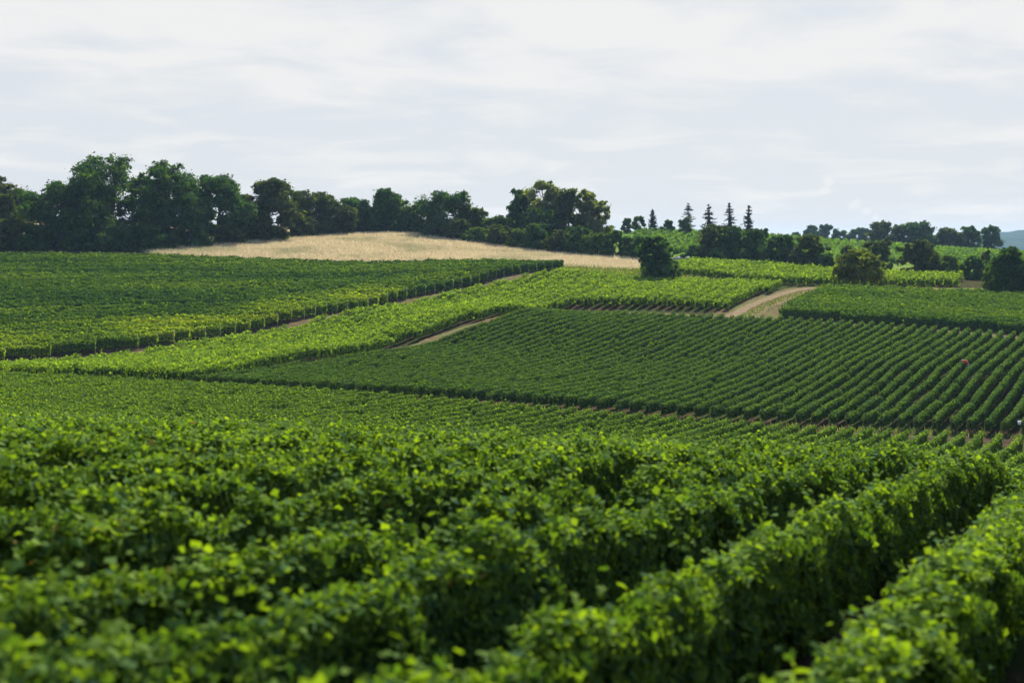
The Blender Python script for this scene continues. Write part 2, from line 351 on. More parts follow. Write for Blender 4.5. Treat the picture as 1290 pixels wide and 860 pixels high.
rd = [np.array(at(922, 174)), np.array(at(956, 186)), np.array(at(990, 197.5)), np.array(at(1020, 207)), np.array(at(1045, 212.5))]
tag(strip('dirt_road', rd, [8.5, 7.2, 6.4, 6.2, 6], M['track'], .09, 120, 10, .8, 6), kind='structure')
tag(patch('dry_verge', [at(1060, 204), at(1150, 201.5), at(1262, 198)], [at(1050, 213), at(1150, 213), at(1270, 213)], M['verge'], .08, 40, 8), kind='structure')
rdn = np.array(rd)
for sgn, nm in ((-1.0, 'road_rut'), (1.1, 'road_rut')):
    d_ = np.gradient(rdn, axis=0); d_ /= np.linalg.norm(d_, axis=1)[:, None]
    tag(strip(nm, rdn + np.stack([-d_[:, 1], d_[:, 0]], -1) * sgn * 1.1, 1.1, M['rut'], .12, 70, 4, .35, 8), kind='structure')
tag(patch('field_margin', [at(700, 229), at(800, 224.5), at(905, 220.5)], [at(690, 239), at(800, 240), at(850, 242)], M['verge'], .07, 60, 16), kind='structure')
W_lo = [at(190, 245.5), at(450, 241), at(640, 237), at(715, 235.5), at(770, 237), at(815, 240)]
W_hi = [at(185, 250), at(330, 278), at(430, 298), at(530, 302), at(620, 287), at(720, 272), at(815, 262)]
tag(patch('wheat_field', W_lo, W_hi, M['wheat'], .08, 90, 40), kind='structure')
tag(patch('grass_bank', [at(270, 262), at(330, 279), at(400, 294)], [at(270, 268), at(330, 286), at(410, 301)], M['meadow'], .10, 20, 5), kind='structure')
tag(patch('dry_field', [at(-120, 300), at(150, 300), at(420, 315)], [at(-120, 345), at(150, 345), at(420, 345)], M['wheat'], .1, 40, 12), kind='structure')
tag(patch('green_slope', [at(760, 275), at(960, 268), at(1100, 250), at(1330, 238)], [at(740, 395), at(960, 410), at(1100, 455), at(1330, 480)], M['meadow'], .1, 60, 40), kind='structure')

# ------------------------------------------------------------------ vine rows
def seg_in_poly(poly, p, d):
    ts = []
    n = len(poly)
    for i in range(n):
        a, b = poly[i], poly[(i + 1) % n]; e = b - a
        den = d[0] * e[1] - d[1] * e[0]
        if abs(den) < 1e-9: continue
        q = a - p; t = (q[0] * e[1] - q[1] * e[0]) / den; s = (q[0] * d[1] - q[1] * d[0]) / den
        if 0 <= s < 1: ts.append(t)
    ts.sort(); return [(ts[i], ts[i + 1]) for i in range(0, len(ts) - 1, 2)]
def knots(rs, L, step): return np.arange(0, L + step * 2, step), rs.rand(int(L / step) + 4)
LEAF6 = np.array([(0, 0), (.42, -.30), (.56, .12), (.30, .30), (.0, .62), (-.30, .30), (-.56, .12), (-.42, -.30)])   # lobed outline, stalk at the notch
def row_faces(rs, P, D, t0, t1, dens, size, kind, hh=1.25, ww=.5, tone=0.0, bare=.28, holes=.0, shoots=0.0, zk=None, wig=None, tfn=None, bk=.6, fz=1.0):
    """leaves of one stretch of hedge; returns verts (n*k,3) and tone per leaf"""
    L = t1 - t0; n = int(L * dens)
    if n < 3: return None
    t = rs.rand(n) * L
    hs = zk['h'](t0 + t); ws = zk['w'](t0 + t)
    H = hh * hs; W = ww * ws
    per = 2 * (H - bare) + W * 1.25; s = rs.rand(n) * per
    side = np.where(s < (H - bare), -1, np.where(s < 2 * (H - bare), 1, 0))
    frac = np.where(side == -1, s / (H - bare), np.where(side == 1, s / (H - bare) - 1, 1.0))
    frac = np.where(side == 0, 1.0, frac)
    prof = np.sqrt(np.clip(1 - np.clip((frac - .84) / .16, 0, 1) ** 2 * .7, 0, 1)) * (.72 + .28 * np.clip(frac / .35, 0, 1))
    bump_ = zk['b'](t0 + t, frac, side)
    u = np.where(side == 0, (rs.rand(n) - .5) * W * .95, side * W * .5 * prof * (1 + bk * np.clip(bump_, -.75, 2.2))) + rs.normal(0, .035 * fz, n)
    u -= np.where(side != 0, side, 0) * rs.exponential(.035, n)
    hz = bare + frac * (H - bare) + np.where(side == 0, rs.exponential(.045, n) * 1.2 * fz - np.abs(u / W) * .16 + .12 * bk * bump_, 0) + rs.normal(0, .03 * fz, n)
    if shoots > 0:
        k = rs.rand(n) < shoots; k &= side == 0; hz = hz + k * rs.rand(n) ** 2 * .26
    if holes > 0:
        keep = (bump_ > -holes) | (rs.rand(n) < .4)
    else: keep = np.ones(n, bool)
    keep &= hz > .12
    lat = wig(t0 + t) if wig is not None else 0
    x = P[0] + D[0] * (t0 + t) + D[1] * (u + lat); y = P[1] + D[1] * (t0 + t) - D[0] * (u + lat); z = zk['z'](t0 + t) + hz
    nrm = np.stack([D[1] * side, -D[0] * side, np.where(side == 0, 1.0, .2)], -1) + rs.normal(0, 1, (n, 3)) * np.where(side == 0, .5, .52)[:, None]
    nrm /= np.linalg.norm(nrm, axis=1)[:, None]
    dn = np.stack([rs.normal(0, .6, n), rs.normal(0, .6, n), -np.ones(n)], -1)      # leaves hang tip down
    ty = dn - nrm * (dn * nrm).sum(1)[:, None]; ty /= np.linalg.norm(ty, axis=1)[:, None] + 1e-9
    tx = np.cross(ty, nrm)
    sz = size * np.clip(np.exp(rs.normal(0, .33, n)), .4, 1.65)
    C = np.stack([x, y, z], -1)
    r = np.clip(rs.beta(2.2, 2.2, n) * .93 + tone + .10 * np.where(side == 0, 1, -0.3), 0, .955)  # sunlit tops put into the tone: top leaves lighter, side leaves darker
    if tfn is not None: r = np.clip(r * .55 + tfn(t0 + t, x, y), 0, .955)
    lucky = rs.rand(n); cl_ = zk['c'](t0 + t); pr = .0005 + .02 * cl_
    r = np.where(lucky > 1 - pr, .978, r); r = np.where(lucky > 1 - pr * .5, .99, r); r = np.where(lucky > 1 - pr * .25, 1.0, r)
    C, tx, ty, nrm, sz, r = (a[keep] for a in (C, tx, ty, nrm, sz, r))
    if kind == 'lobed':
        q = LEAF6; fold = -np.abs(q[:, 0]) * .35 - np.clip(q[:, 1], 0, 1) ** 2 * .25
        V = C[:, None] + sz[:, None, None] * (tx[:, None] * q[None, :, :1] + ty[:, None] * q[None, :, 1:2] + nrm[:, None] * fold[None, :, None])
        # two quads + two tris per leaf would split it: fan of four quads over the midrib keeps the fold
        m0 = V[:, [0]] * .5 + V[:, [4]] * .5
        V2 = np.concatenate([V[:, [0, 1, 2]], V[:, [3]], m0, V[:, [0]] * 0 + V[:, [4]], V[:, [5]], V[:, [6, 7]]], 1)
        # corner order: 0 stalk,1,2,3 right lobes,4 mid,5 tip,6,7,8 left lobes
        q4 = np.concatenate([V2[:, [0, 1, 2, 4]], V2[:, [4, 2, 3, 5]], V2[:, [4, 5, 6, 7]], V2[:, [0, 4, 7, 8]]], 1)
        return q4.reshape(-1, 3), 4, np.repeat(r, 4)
    if kind == 'quad':
        q = np.array([(0, -.5), (.5, .0), (0, .6), (-.5, 0)])
    else:
        q = np.array([(.58, -.4), (0, .7), (-.58, -.4)])
    V = C[:, None] + sz[:, None, None] * (tx[:, None] * q[None, :, :1] + ty[:, None] * q[None, :, 1:2])
    if kind == 'quad': V[:, [1, 3]] -= (nrm * sz[:, None] * .16)[:, None]
    return V.reshape(-1, 3), len(q), r
def row_profile(rs, P, D, t0, t1, rough, wave=None):
    L = t1 - t0
    tk = np.linspace(t0, t1, max(3, int(L / 1.5) + 2)); zk = zg(P[0] + D[0] * tk, P[1] + D[1] * tk)
    k1 = np.arange(t0 - 1, t1 + 2, .9); a1 = rs.rand(len(k1)); k2 = np.arange(t0 - 1, t1 + 2, .33); a2 = rs.rand(len(k2))
    b1 = rs.rand(len(k1)); gx = np.arange(t0 - 1, t1 + 2, .38); gb = rs.normal(0, 1, (len(gx) + 2, 6, 2))
    def b(t, fr, side):
        i = np.clip((t - gx[0]) / .38, 0, len(gx)); j = np.clip(fr * 4, 0, 4.99); s = (side > 0).astype(int)
        i0 = i.astype(int); j0 = j.astype(int); fi, fj = i - i0, j - j0
        fi = fi * fi * (3 - 2 * fi); fj = fj * fj * (3 - 2 * fj)
        i1 = np.minimum(i0 + 1, len(gx) + 1); j1 = np.minimum(j0 + 1, 5)
        return ((gb[i0, j0, s] * (1 - fi) + gb[i1, j0, s] * fi) * (1 - fj) + (gb[i0, j1, s] * (1 - fi) + gb[i1, j1, s] * fi) * fj) * .8
    gp_ = rs.uniform(t0, t1, max(1, int(L / 11))); ga_ = rs.uniform(.05, .42, len(gp_)); gw_ = rs.uniform(.25, .6, len(gp_))
    dip = lambda t: 1 - np.minimum(.45, (ga_[None] * np.exp(-((t[:, None] - gp_[None]) / gw_[None]) ** 2)).sum(1))
    cc_ = rs.uniform(t0 - 12, t1 + 25, max(1, int(L / 30)))
    return dict(c=lambda t: np.exp(-((t[:, None] - cc_[None]) / .45) ** 2).sum(1), z=lambda t: np.interp(t, tk, zk),
                h=lambda t: dip(t) * (1 + rough * ((np.interp(t, k1, a1) - .5) * .9 + (np.interp(t, k2, a2) - .5) * .7)),
                w=lambda t: 1 + rough * ((np.interp(t, k1, b1) - .5) * 1.6), b=b)
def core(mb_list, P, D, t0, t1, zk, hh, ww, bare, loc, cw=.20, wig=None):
    """opaque slab of leaf-coloured faces inside the hedge, added to stop the sun"""
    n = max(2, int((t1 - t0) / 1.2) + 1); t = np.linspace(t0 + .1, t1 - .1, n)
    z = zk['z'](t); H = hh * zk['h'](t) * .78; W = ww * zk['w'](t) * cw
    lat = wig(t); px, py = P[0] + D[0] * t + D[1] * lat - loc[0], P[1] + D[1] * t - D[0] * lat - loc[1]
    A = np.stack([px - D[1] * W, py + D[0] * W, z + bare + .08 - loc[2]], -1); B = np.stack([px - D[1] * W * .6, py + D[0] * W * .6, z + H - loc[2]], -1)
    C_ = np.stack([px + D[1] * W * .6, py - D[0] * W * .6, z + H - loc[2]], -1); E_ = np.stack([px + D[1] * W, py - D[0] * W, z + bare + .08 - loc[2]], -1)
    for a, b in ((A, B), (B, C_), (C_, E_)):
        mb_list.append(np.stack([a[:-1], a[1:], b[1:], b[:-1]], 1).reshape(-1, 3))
rsg = np.random.RandomState(11)
post_mesh = MB(); post_mesh.tube([(0, 0, -.15), (0.01, 0, .7), (0, .01, 1.32)], [.03, .028, .026], 6)
def shared(mb, name, mat):
    o = mb.build(name, mat); me = o.data; bpy.data.objects.remove(o); return me
POST = shared(post_mesh, 'end_post', M['post']); post_mesh2 = MB(); post_mesh2.tube([(0, 0, -.15), (0, .02, .7), (0.02, .03, 1.5)], [.034, .034, .03], 6)
POSTW = shared(post_mesh2, 'end_post', M['paint'])
tm = MB(); tm.tube([(0, 0, -.1), (.03, .01, .15), (-.02, .02, .32), (.02, -.01, .5), (.0, .0, .62)], [.035, .03, .026, .03, .02], 6)
tm.tube([(0, 0, .5), (.12, .02, .62), (.3, .03, .66)], [.02, .015, .01], 5); tm.tube([(0, 0, .55), (-.12, 0, .64), (-.28, -.02, .67)], [.018, .014, .01], 5)
TRUNK = shared(tm, 'vine_trunk', M['vinewood'])
def child(name, me, parent, loc, rz=0, tilt=(0, 0)):
    o = bpy.data.objects.new(name, me); COL.objects.link(o); o.parent = parent; o.location = loc; o.rotation_euler = (tilt[0], tilt[1], rz); return o
def make_row(P, D, t0, t1, mat, lod, hh, ww, label, group, tone=0., rough=.25, posts=(), postmesh=None, trunks=None, bare=.28, cat='vine row', as_faces=False, holes=0, amp=.05, tfn=None, bk=.6, fz=1.0):
    rs = np.random.RandomState(rsg.randint(1 << 30))
    zk = row_profile(rs, P, D, t0, t1, rough)
    kw = np.arange(t0 - 9, t1 + 10, 7.0); aw = rs.normal(0, amp, len(kw)); wig = lambda t: np.interp(t, kw, aw)
    bx, by = P[0] + D[0] * t0, P[1] + D[1] * t0; loc = np.array([bx, by, float(zk['z'](t0))])
    V4, V3, r4, r3 = [], [], [], []
    step = 2.0
    edges = np.r_[np.arange(t0, t1, step), t1]
    dist = np.hypot(P[0] + D[0] * edges, P[1] + D[1] * edges)
    # merge neighbouring stretches that use the same level of detail
    def level(d):
        for dm, dens, size, kind in lod:
            if d < dm: return (dens, size, kind)
        return lod[-1][1:]
    i = 0
    while i < len(edges) - 1:
        lv = level(dist[i]); j = i + 1
        while j < len(edges) - 1 and level(dist[j]) == lv: j += 1
        f = row_faces(rs, P, D, edges[i], edges[j], lv[0], lv[1], lv[2], hh, ww, tone, bare, holes, .05, zk, wig, tfn, bk if lv[1] != .098 else .3, fz)
        if f is not None:
            v, k, r = f; v = v - loc
            (V4 if k == 4 else V3).append(v); (r4 if k == 4 else r3).append(r)
        i = j
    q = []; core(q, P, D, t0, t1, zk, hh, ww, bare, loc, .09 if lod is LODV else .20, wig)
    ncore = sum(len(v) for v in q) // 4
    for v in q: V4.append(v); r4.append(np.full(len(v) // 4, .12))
    if as_faces: return V4, V3, r4, r3, loc
    # the two kinds of face go into one mesh
    v4 = np.concatenate(V4); v3 = np.concatenate(V3) if V3 else np.zeros((0, 3))
    verts = np.concatenate([v4, v3]).astype(np.float32); nv = len(verts)
    ls = np.r_[np.arange(0, len(v4), 4), len(v4) + np.arange(0, len(v3), 3)].astype(np.int32)
    me = bpy.data.meshes.new('foliage'); me.vertices.add(nv); me.vertices.foreach_set('co', verts.ravel())
    me.loops.add(nv); me.loops.foreach_set('vertex_index', np.arange(nv, dtype=np.int32))
    me.polygons.add(len(ls)); me.polygons.foreach_set('loop_start', ls)
    a = me.attributes.new('rnd', 'FLOAT', 'FACE'); a.data.foreach_set('value', np.concatenate(r4 + r3).astype(np.float32))
    me.update(calc_edges=True); me.materials.append(mat); me.materials.append(M['inner'])
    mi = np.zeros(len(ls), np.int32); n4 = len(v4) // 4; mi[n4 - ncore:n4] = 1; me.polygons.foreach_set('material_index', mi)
    root = empty('vine_row', tuple(loc)); tag(root, label, cat, group)
    o = bpy.data.objects.new('foliage', me); COL.objects.link(o); o.parent = root
    for tp in posts:
        tp = t0 + .05 if tp == 0 else t1 - .05
        lt = float(wig(tp))
        child('end_post', postmesh or POST, root, (D[0] * (tp - t0) + D[1] * lt, D[1] * (tp - t0) - D[0] * lt, float(zk['z'](tp)) - loc[2]), rs.rand() * 6, tuple(rs.normal(0, .04, 2)))
    if trunks:
        for tp in np.arange(max(t0 + .4, trunks[0]), min(t1, trunks[1]), 1.0):
            tp += rs.normal(0, .06)
            lt = float(wig(tp)); child('vine_trunk', TRUNK, root, (D[0] * (tp - t0) + D[1] * lt, D[1] * (tp - t0) - D[0] * lt, float(zk['z'](tp)) - loc[2]), math.pi / 2 - math.atan2(D[0], D[1]) + rs.normal(0, .2))
    return root
def rows_of(poly, th, s, phase=None):
    D = vec(th); nn = np.array([D[1], -D[0]]); P = np.array(poly)
    offs = P @ nn; out = []
    start = (phase if phase is not None else offs.min() + .3)
    k0 = math.ceil((offs.min() - start) / s); k1 = math.floor((offs.max() - start) / s)
    for k in range(k0, k1 + 1):
        c = start + k * s
        for (a, b) in seg_in_poly(poly, nn * c, D):
            if b - a > 2.0: out.append((nn * c, D, a, b, c, k))
    return out
counts = {}
# near slope: row number one runs through (9.35, 28)
THV = math.radians(23.9); DV = vec(THV); nV = np.array([DV[1], -DV[0]])
phaseV = float(np.array([9.35, 28.0]) @ nV)
LODV = [(8, 3600, .058, 'lobed'), (14, 4400, .054, 'quad'), (22, 3600, .057, 'quad'), (35, 2300, .068, 'quad'), (62, 150, .15, 'quad'), (200, 420, .098, 'quad')]
ordinal = ['', 'second', 'third', 'fourth', 'fifth', 'sixth', 'seventh', 'eighth', 'ninth', 'tenth', 'eleventh', 'twelfth']
rowsV = rows_of(polyV, THV, 1.2, phaseV); counts['V'] = len(rowsV)
for (P, D, a, b, c, k) in rowsV:
    if k >= 1:                               # a wider, tractor-width gap beside the corner row
        P = P + nV * .24
    if k > 3: continue                       # rows the picture shows nothing of
    i = 1 - k                                # 0 = outermost row at the right corner of the picture, growing to the left
    if i < 0: lab = 'sunlit vine row right of the corner row with brown soil beside it'
    elif i == 0: lab = 'brightly sunlit bushy vine row filling the bottom right corner'
    elif i == 1: lab = 'tall leafy vine row just across the bare soil gap from the corner row'
    elif i < 12: lab = 'leafy vine row on the near slope, %s row left of the bare soil gap' % ordinal[i]
    else: lab = 'bright green vine row crossing the near slope down to the valley track'
    grp = 'vine rows on the near slope'
    near = i < 7
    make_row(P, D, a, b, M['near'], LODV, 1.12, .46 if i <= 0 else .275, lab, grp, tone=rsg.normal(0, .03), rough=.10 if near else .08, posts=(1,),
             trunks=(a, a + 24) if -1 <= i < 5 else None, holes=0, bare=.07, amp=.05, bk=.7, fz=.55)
# dark field
LODC = [(135, 400, .10, 'quad'), (400, 290, .118, 'quad')]
rowsC = rows_of(polyC, THC, 1.2, float(c0 @ nC) + .35); counts['C'] = len(rowsC)
for q, (P, D, a, b, c, k) in enumerate(rowsC):
    lab = 'clipped dark green vine row climbing from the valley track to the field path'
    if q == 0: lab = 'leftmost vine row of the dark field, bordering the narrow field path'
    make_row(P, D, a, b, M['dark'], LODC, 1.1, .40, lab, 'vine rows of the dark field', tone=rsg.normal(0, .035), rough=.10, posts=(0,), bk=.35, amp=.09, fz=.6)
# pale strip beyond it
LODB = [(150, 200, .155, 'quad'), (400, 140, .18, 'quad')]
rowsB = rows_of(polyB, math.radians(22), 1.25); counts['B'] = len(rowsB)
for (P, D, a, b, c, k) in rowsB:
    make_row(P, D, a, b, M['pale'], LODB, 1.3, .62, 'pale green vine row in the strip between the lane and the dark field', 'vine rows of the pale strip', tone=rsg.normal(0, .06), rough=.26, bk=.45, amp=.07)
# right-hand field
rowsD = rows_of(polyD, math.radians(-72.5), 1.35, None); counts['D'] = len(rowsD)
for (P, D, a, b, c, k) in rowsD:
    make_row(P, D, a, b, M['hill'], LODB, 1.3, .5, 'dense green vine row above the dark field, right of the dirt road', 'vine rows right of the dirt road', tone=rsg.normal(.05, .04), rough=.25, amp=.07, tfn=lambda t, x, y, j=rsg.normal(0, .05): .06 + j + .06 * np.sin(x * .23 + y * .4))
# hill field on the left
AFX, AFY = np.array(A_foot).T
rowsA = rows_of(polyA, math.radians(78), 1.6); counts['A'] = len(rowsA)
LODA = [(185, 170, .19, 'quad'), (400, 120, .23, 'quad')]
for (P, D, a, b, c, k) in rowsA:
    make_row(P, D, a, b, M['hill'], LODA, 1.3, .42, 'vine row crossing the green hill field below the trees, ending at the sandy lane', 'vine rows of the hill field', tone=rsg.normal(0, .05), rough=.2, bk=.35, posts=(1,), postmesh=POSTW, amp=.09,
             tfn=lambda t, x, y, b=b, j=rsg.normal(0, .05): .52 * (1 - sm(y - np.interp(x, AFX, AFY), 7, 21)) * (1 - sm(x, -26, 0)) * (.8 + .2 * np.sin(x * .31 + y * .2)) + .09 * np.sin(x * .06 + y * .21) + .05 * np.sin(x * .15 - y * .4) + 1.6 * j)
# small field in front of the hedgerow: hundreds of rows more, kept as one
def field_mass(name, rows, mat, lod, hh, ww, label, tone=0, **kw):
    V4, r4 = [], []
    for (P, D, a, b, c, k) in rows:
        v4, v3, q4, q3, loc = make_row(P, D, a, b, mat, lod, hh, ww, '', '', tone=tone + rsg.normal(0, .05), as_faces=True, **kw)
        V4 += [v + loc for v in v4]; r4 += q4
    o = mesh_np(name, np.concatenate(V4), 4, mat, attrs=np.concatenate(r4)); return tag(o, label, 'vineyard', kind='stuff')
rowsE = rows_of(polyE, math.radians(24), 1.3); counts['E'] = len(rowsE)
field_mass('vineyard', rowsE, M['pale'], [(400, 85, .25, 'quad')], 1.4, .5, 'light green vineyard in front of the dark hedgerow', rough=.3)
polyF = [np.array(p) for p in (at(800, 290), at(960, 305), at(1100, 300), at(1330, 285), at(1330, 440), at(1200, 446), at(1050, 415), at(950, 395), at(800, 372))]
rowsF = rows_of(polyF, math.radians(14), 2.2); counts['F'] = len(rowsF)
field_mass('vineyard', rowsF, M['crop'], [(900, 16, .6, 'quad')], 1.3, .8, 'far green vineyard slope below the upper line of trees', rough=.3)
print('ROWS', counts, sum(counts[k] for k in 'VCBDA'))

# ------------------------------------------------------------------ dry grass and verges
def tufts(name, lo, hi, n, size, wid, mat, label, cat, seed, lean=.25, dens=None, kind='stuff'):
    rs = np.random.RandomState(seed)
    lo, hi = np.array(lo, float), np.array(hi, float)
    def par(Pp, t):
        L = np.r_[0, np.cumsum(np.linalg.norm(np.diff(Pp, axis=0), axis=1))]; t = t * L[-1]
        return np.stack([np.interp(t, L, Pp[:, 0]), np.interp(t, L, Pp[:, 1])], -1)
    u, v = rs.rand(n), rs.rand(n); Q = par(lo, u) * (1 - v[:, None]) + par(hi, u) * v[:, None]
    Q += rs.normal(0, .3, Q.shape)
    z = zg(Q[:, 0], Q[:, 1]); B = np.stack([Q[:, 0], Q[:, 1], z], -1)
    az = rs.rand(n) * 6.283; sd_ = np.stack([np.cos(az), np.sin(az), 0 * az], -1)
    s = size * np.exp(rs.normal(0, .28, n)); tip = B + np.stack([rs.normal(0, lean, n), rs.normal(0, lean, n), np.ones(n)], -1) * s[:, None]
    V = np.stack([B - sd_ * wid / 2, B + sd_ * wid / 2, tip], 1).reshape(-1, 3)
    return tag(mesh_np(name, V, 3, mat, attrs=np.clip(rs.beta(2, 2, n), 0, 1)), label, cat, kind=kind)
tufts('grain', W_lo, W_hi, 170000, .42, .20, M['grain'], 'ripe golden grain covering the low rise below the trees', 'grain', 21)
tufts('verge_grass', [at(700, 229), at(800, 224.5), at(905, 220.5)], [at(690, 239), at(800, 240), at(850, 242)], 5000, .4, .25, M['grass'], 'dry yellow green grass on the field margin', 'grass', 22)
tufts('verge_grass', [at(930, 176), at(965, 190), at(1010, 203), at(1150, 204), at(1255, 200)], [at(945, 176), at(985, 190), at(1035, 203), at(1150, 213), at(1262, 211)], 2200, .28, .22, M['grass'], 'short dry grass beside the dirt road', 'grass', 23)
tufts('verge_grass', [at(-60, 122.5), at(230, 117.5), at(645, 109), at(1000, 105), at(1330, 102)], [at(-60, 125), at(230, 121), at(645, 110.5), at(1000, 106.5), at(1330, 103.5)], 2600, .28, .12, M['grass'], 'short grass along the valley track', 'grass', 24)
tufts('verge_grass', [at(270, 262), at(330, 279), at(400, 294)], [at(270, 268), at(330, 286), at(410, 301)], 2500, .6, .35, M['fresh'], 'fresh green grass bank along the edge of the grain', 'grass', 25)

# ------------------------------------------------------------------ trees
def leaf_cards(C, nrm, sz, rs, asp=1.0):
    n = len(C); nrm = nrm / (np.linalg.norm(nrm, axis=1)[:, None] + 1e-9)
    a = rs.normal(0, 1, (n, 3)); tx = np.cross(nrm, a); tx /= np.linalg.norm(tx, axis=1)[:, None] + 1e-9; ty = np.cross(nrm, tx)
    q = np.array([(-.5, -.35), (.5, -.4), (.1, .65)])
    V = C[:, None] + sz[:, None, None] * (tx[:, None] * q[None, :, :1] + ty[:, None] * q[None, :, 1:2] * asp)
    return V.reshape(-1, 3)
def broadleaf(px, top, halfw, Y, label, mat='tree', name='broadleaf_tree', low=.06, lobes=52, cat='tree', group=None, seed=None, dens=1.0, base=None, gap=.0, jag=.0, shape='round', bare_twigs=0, card=None, trunkmat='bark'):
    rs = np.random.RandomState(seed if seed is not None else int(px * 7 + Y))
    X = (px - CX) / F * Y; zb = z1(X, Y)
    halfw *= 1.14 if group == GL else 1.0; ztop = (HZ - top) / F * Y; H = max(ztop - zb, 1.0); R_ = halfw / F * Y
    root = tag(empty(name, (X, Y, zb - .1)), label, cat, group)
    # lobes of the crown, on limbs
    L = []
    ph = rs.rand(3) * 6.283; lean = rs.normal(0, .10, 2) * R_
    for i in range(lobes):
        th = rs.rand() * 6.283; f = np.clip((i + rs.rand()) / lobes, 0, 1)
        hz = low + (1 - low) * f ** .9
        if shape == 'round': env = max(0, 1 - abs((hz - .48) / .55) ** 2.6) ** .5
        elif shape == 'oval': env = max(0, 1 - abs((hz - .45) / .57) ** 2.4) ** .5 * .96
        elif shape == 'bush': env = max(0, 1 - (max(hz - .2, 0) / .82) ** 2.4) ** .5
        elif shape == 'umbrella': env = max(0, 1 - abs((hz - .60) / .44) ** 2.2) ** .5 * 1.05
        else: env = .78 * (1 - hz * .35)
        env *= 1 + .16 * math.sin(2 * th + ph[0] + 3 * hz) + .12 * math.sin(3 * th + ph[1] - 5 * hz)
        rr = env * R_ * math.sqrt(rs.uniform(.10, 1)) * .88
        lr = R_ * rs.uniform(.12, .28) * (.7 + .3 * env) * (.62 if shape == 'tall' else 1)
        lr = min(lr, H * .2)
        z = hz * H - lr * .6 + rs.normal(0, .35 + jag) * H * .05
        L.append((rr * math.cos(th) + lean[0] * hz, rr * math.sin(th) + lean[1] * hz, min(max(z, lr * .4), H * 1.02 - lr * .6), lr))
    for q in range(3): L.append((rs.normal(0, .22) * R_, rs.normal(0, .22) * R_, H - R_ * .14 - q * .05 * H, R_ * rs.uniform(.12, .2)))
    area = 4 * halfw * (H / Y * F) * .6
    n = int(np.clip(area * 3.4 * dens, 500, 20000))
    A_ = np.array(L); wts = A_[:, 3] ** 2; wts /= wts.sum(); idx = rs.choice(len(L), n, p=wts)
    # every lobe carries sprays of leaves, flattened and spread over its outer side, with gaps between them
    NS = 15
    sd_ = rs.normal(0, 1, (len(L), NS, 3)); sd_[..., 2] += .25; sd_ /= np.linalg.norm(sd_, axis=2)[..., None]
    srad = rs.uniform(.62, 1.12, (len(L), NS)); ssz = rs.uniform(.20, .40, (len(L), NS)) * (1.8 if shape == 'tall' else 1)
    k = rs.randint(0, NS, n); inner = rs.rand(n) < .22
    d = sd_[idx, k]
    off_ = rs.normal(0, 1, (n, 3)) * np.array([1, 1, .6]) * ssz[idx, k][:, None]
    Cc = A_[idx, :3] + (d * np.where(inner, .35, srad[idx, k])[:, None] + off_ * np.where(inner, 1.3, 1)[:, None]) * A_[idx, 3:4] * np.array([1, 1, .85])
    if gap > 0:
        hole = rs.rand(len(L), NS) < gap; kp = ~hole[idx, k]; Cc, d, idx, k = Cc[kp], d[kp], idx[kp], k[kp]
    ok = Cc[:, 2] > .1; Cc, d, idx, k = Cc[ok], d[ok], idx[ok], k[ok]
    s0 = card or max(.24, (1.9 if shape == 'tall' else 2.6) * Y / F)
    sz = s0 * np.exp(rs.normal(0, .3, len(Cc)))
    V = leaf_cards(Cc, d + np.array([0, 0, .45]) + rs.normal(0, .55, d.shape), sz, rs)
    lt = rs.normal(0, .10, (len(L), NS))
    r = np.clip(rs.beta(2.5, 2.5, len(Cc)) + lt[idx, k], 0, 1)
    mesh_np('crown', V, 3, M[mat], root, attrs=r)
    tb = MB(); tr_ = max(.10, R_ * .055 + H * .008)
    zt = H * .62
    pts = [(0, 0, -.2)]; 
    for i in range(1, 6): pts.append((rs.normal(0, .025) * H * i / 5, rs.normal(0, .025) * H * i / 5, zt * i / 5))
    tb.tube(pts, [tr_ * 1.25, tr_, tr_ * .85, tr_ * .7, tr_ * .5, tr_ * .3], 7)
    for i in rs.choice(len(L) - 1, min(12, len(L) - 1), replace=False):
        lx, ly, lz, lr = L[i]; f = min(.9, max(.18, lz / H * .7)); j = f * H / zt * 5; j = min(4.6, max(.6, j)); a = int(j)
        p0 = Vector(pts[a]).lerp(Vector(pts[a + 1]), j - a)
        p1 = Vector((lx, ly, lz)); mid = p0.lerp(p1, .5) + Vector((0, 0, -.04 * H))
        tb.tube([p0, mid, p1], [tr_ * .38, tr_ * .25, tr_ * .09], 5)
    for i in range(bare_twigs):
        th = rs.rand() * 6.283; rr = R_ * rs.uniform(.2, .95); z0 = H * rs.uniform(.55, .8)
        p0 = Vector((rr * .6 * math.cos(th), rr * .6 * math.sin(th), z0)); up_ = H * rs.uniform(.10, .22)
        p1 = p0 + Vector((rr * .25 * math.cos(th) + rs.normal(0, .1), rr * .25 * math.sin(th), up_ * .6)); p2 = p1 + Vector((rs.normal(0, .25), rs.normal(0, .25), up_ * .4))
        tb.tube([p0, p1, p2], [.06, .045, .03], 4)
        for q in range(3):
            s_ = p0.lerp(p1, rs.uniform(.4, 1)); tb.tube([s_, s_ + Vector((rs.normal(0, .4), rs.normal(0, .4), rs.uniform(.4, 1.1)))], [.04, .022], 4)
    tb.build('trunk', M[trunkmat], root)
    return root
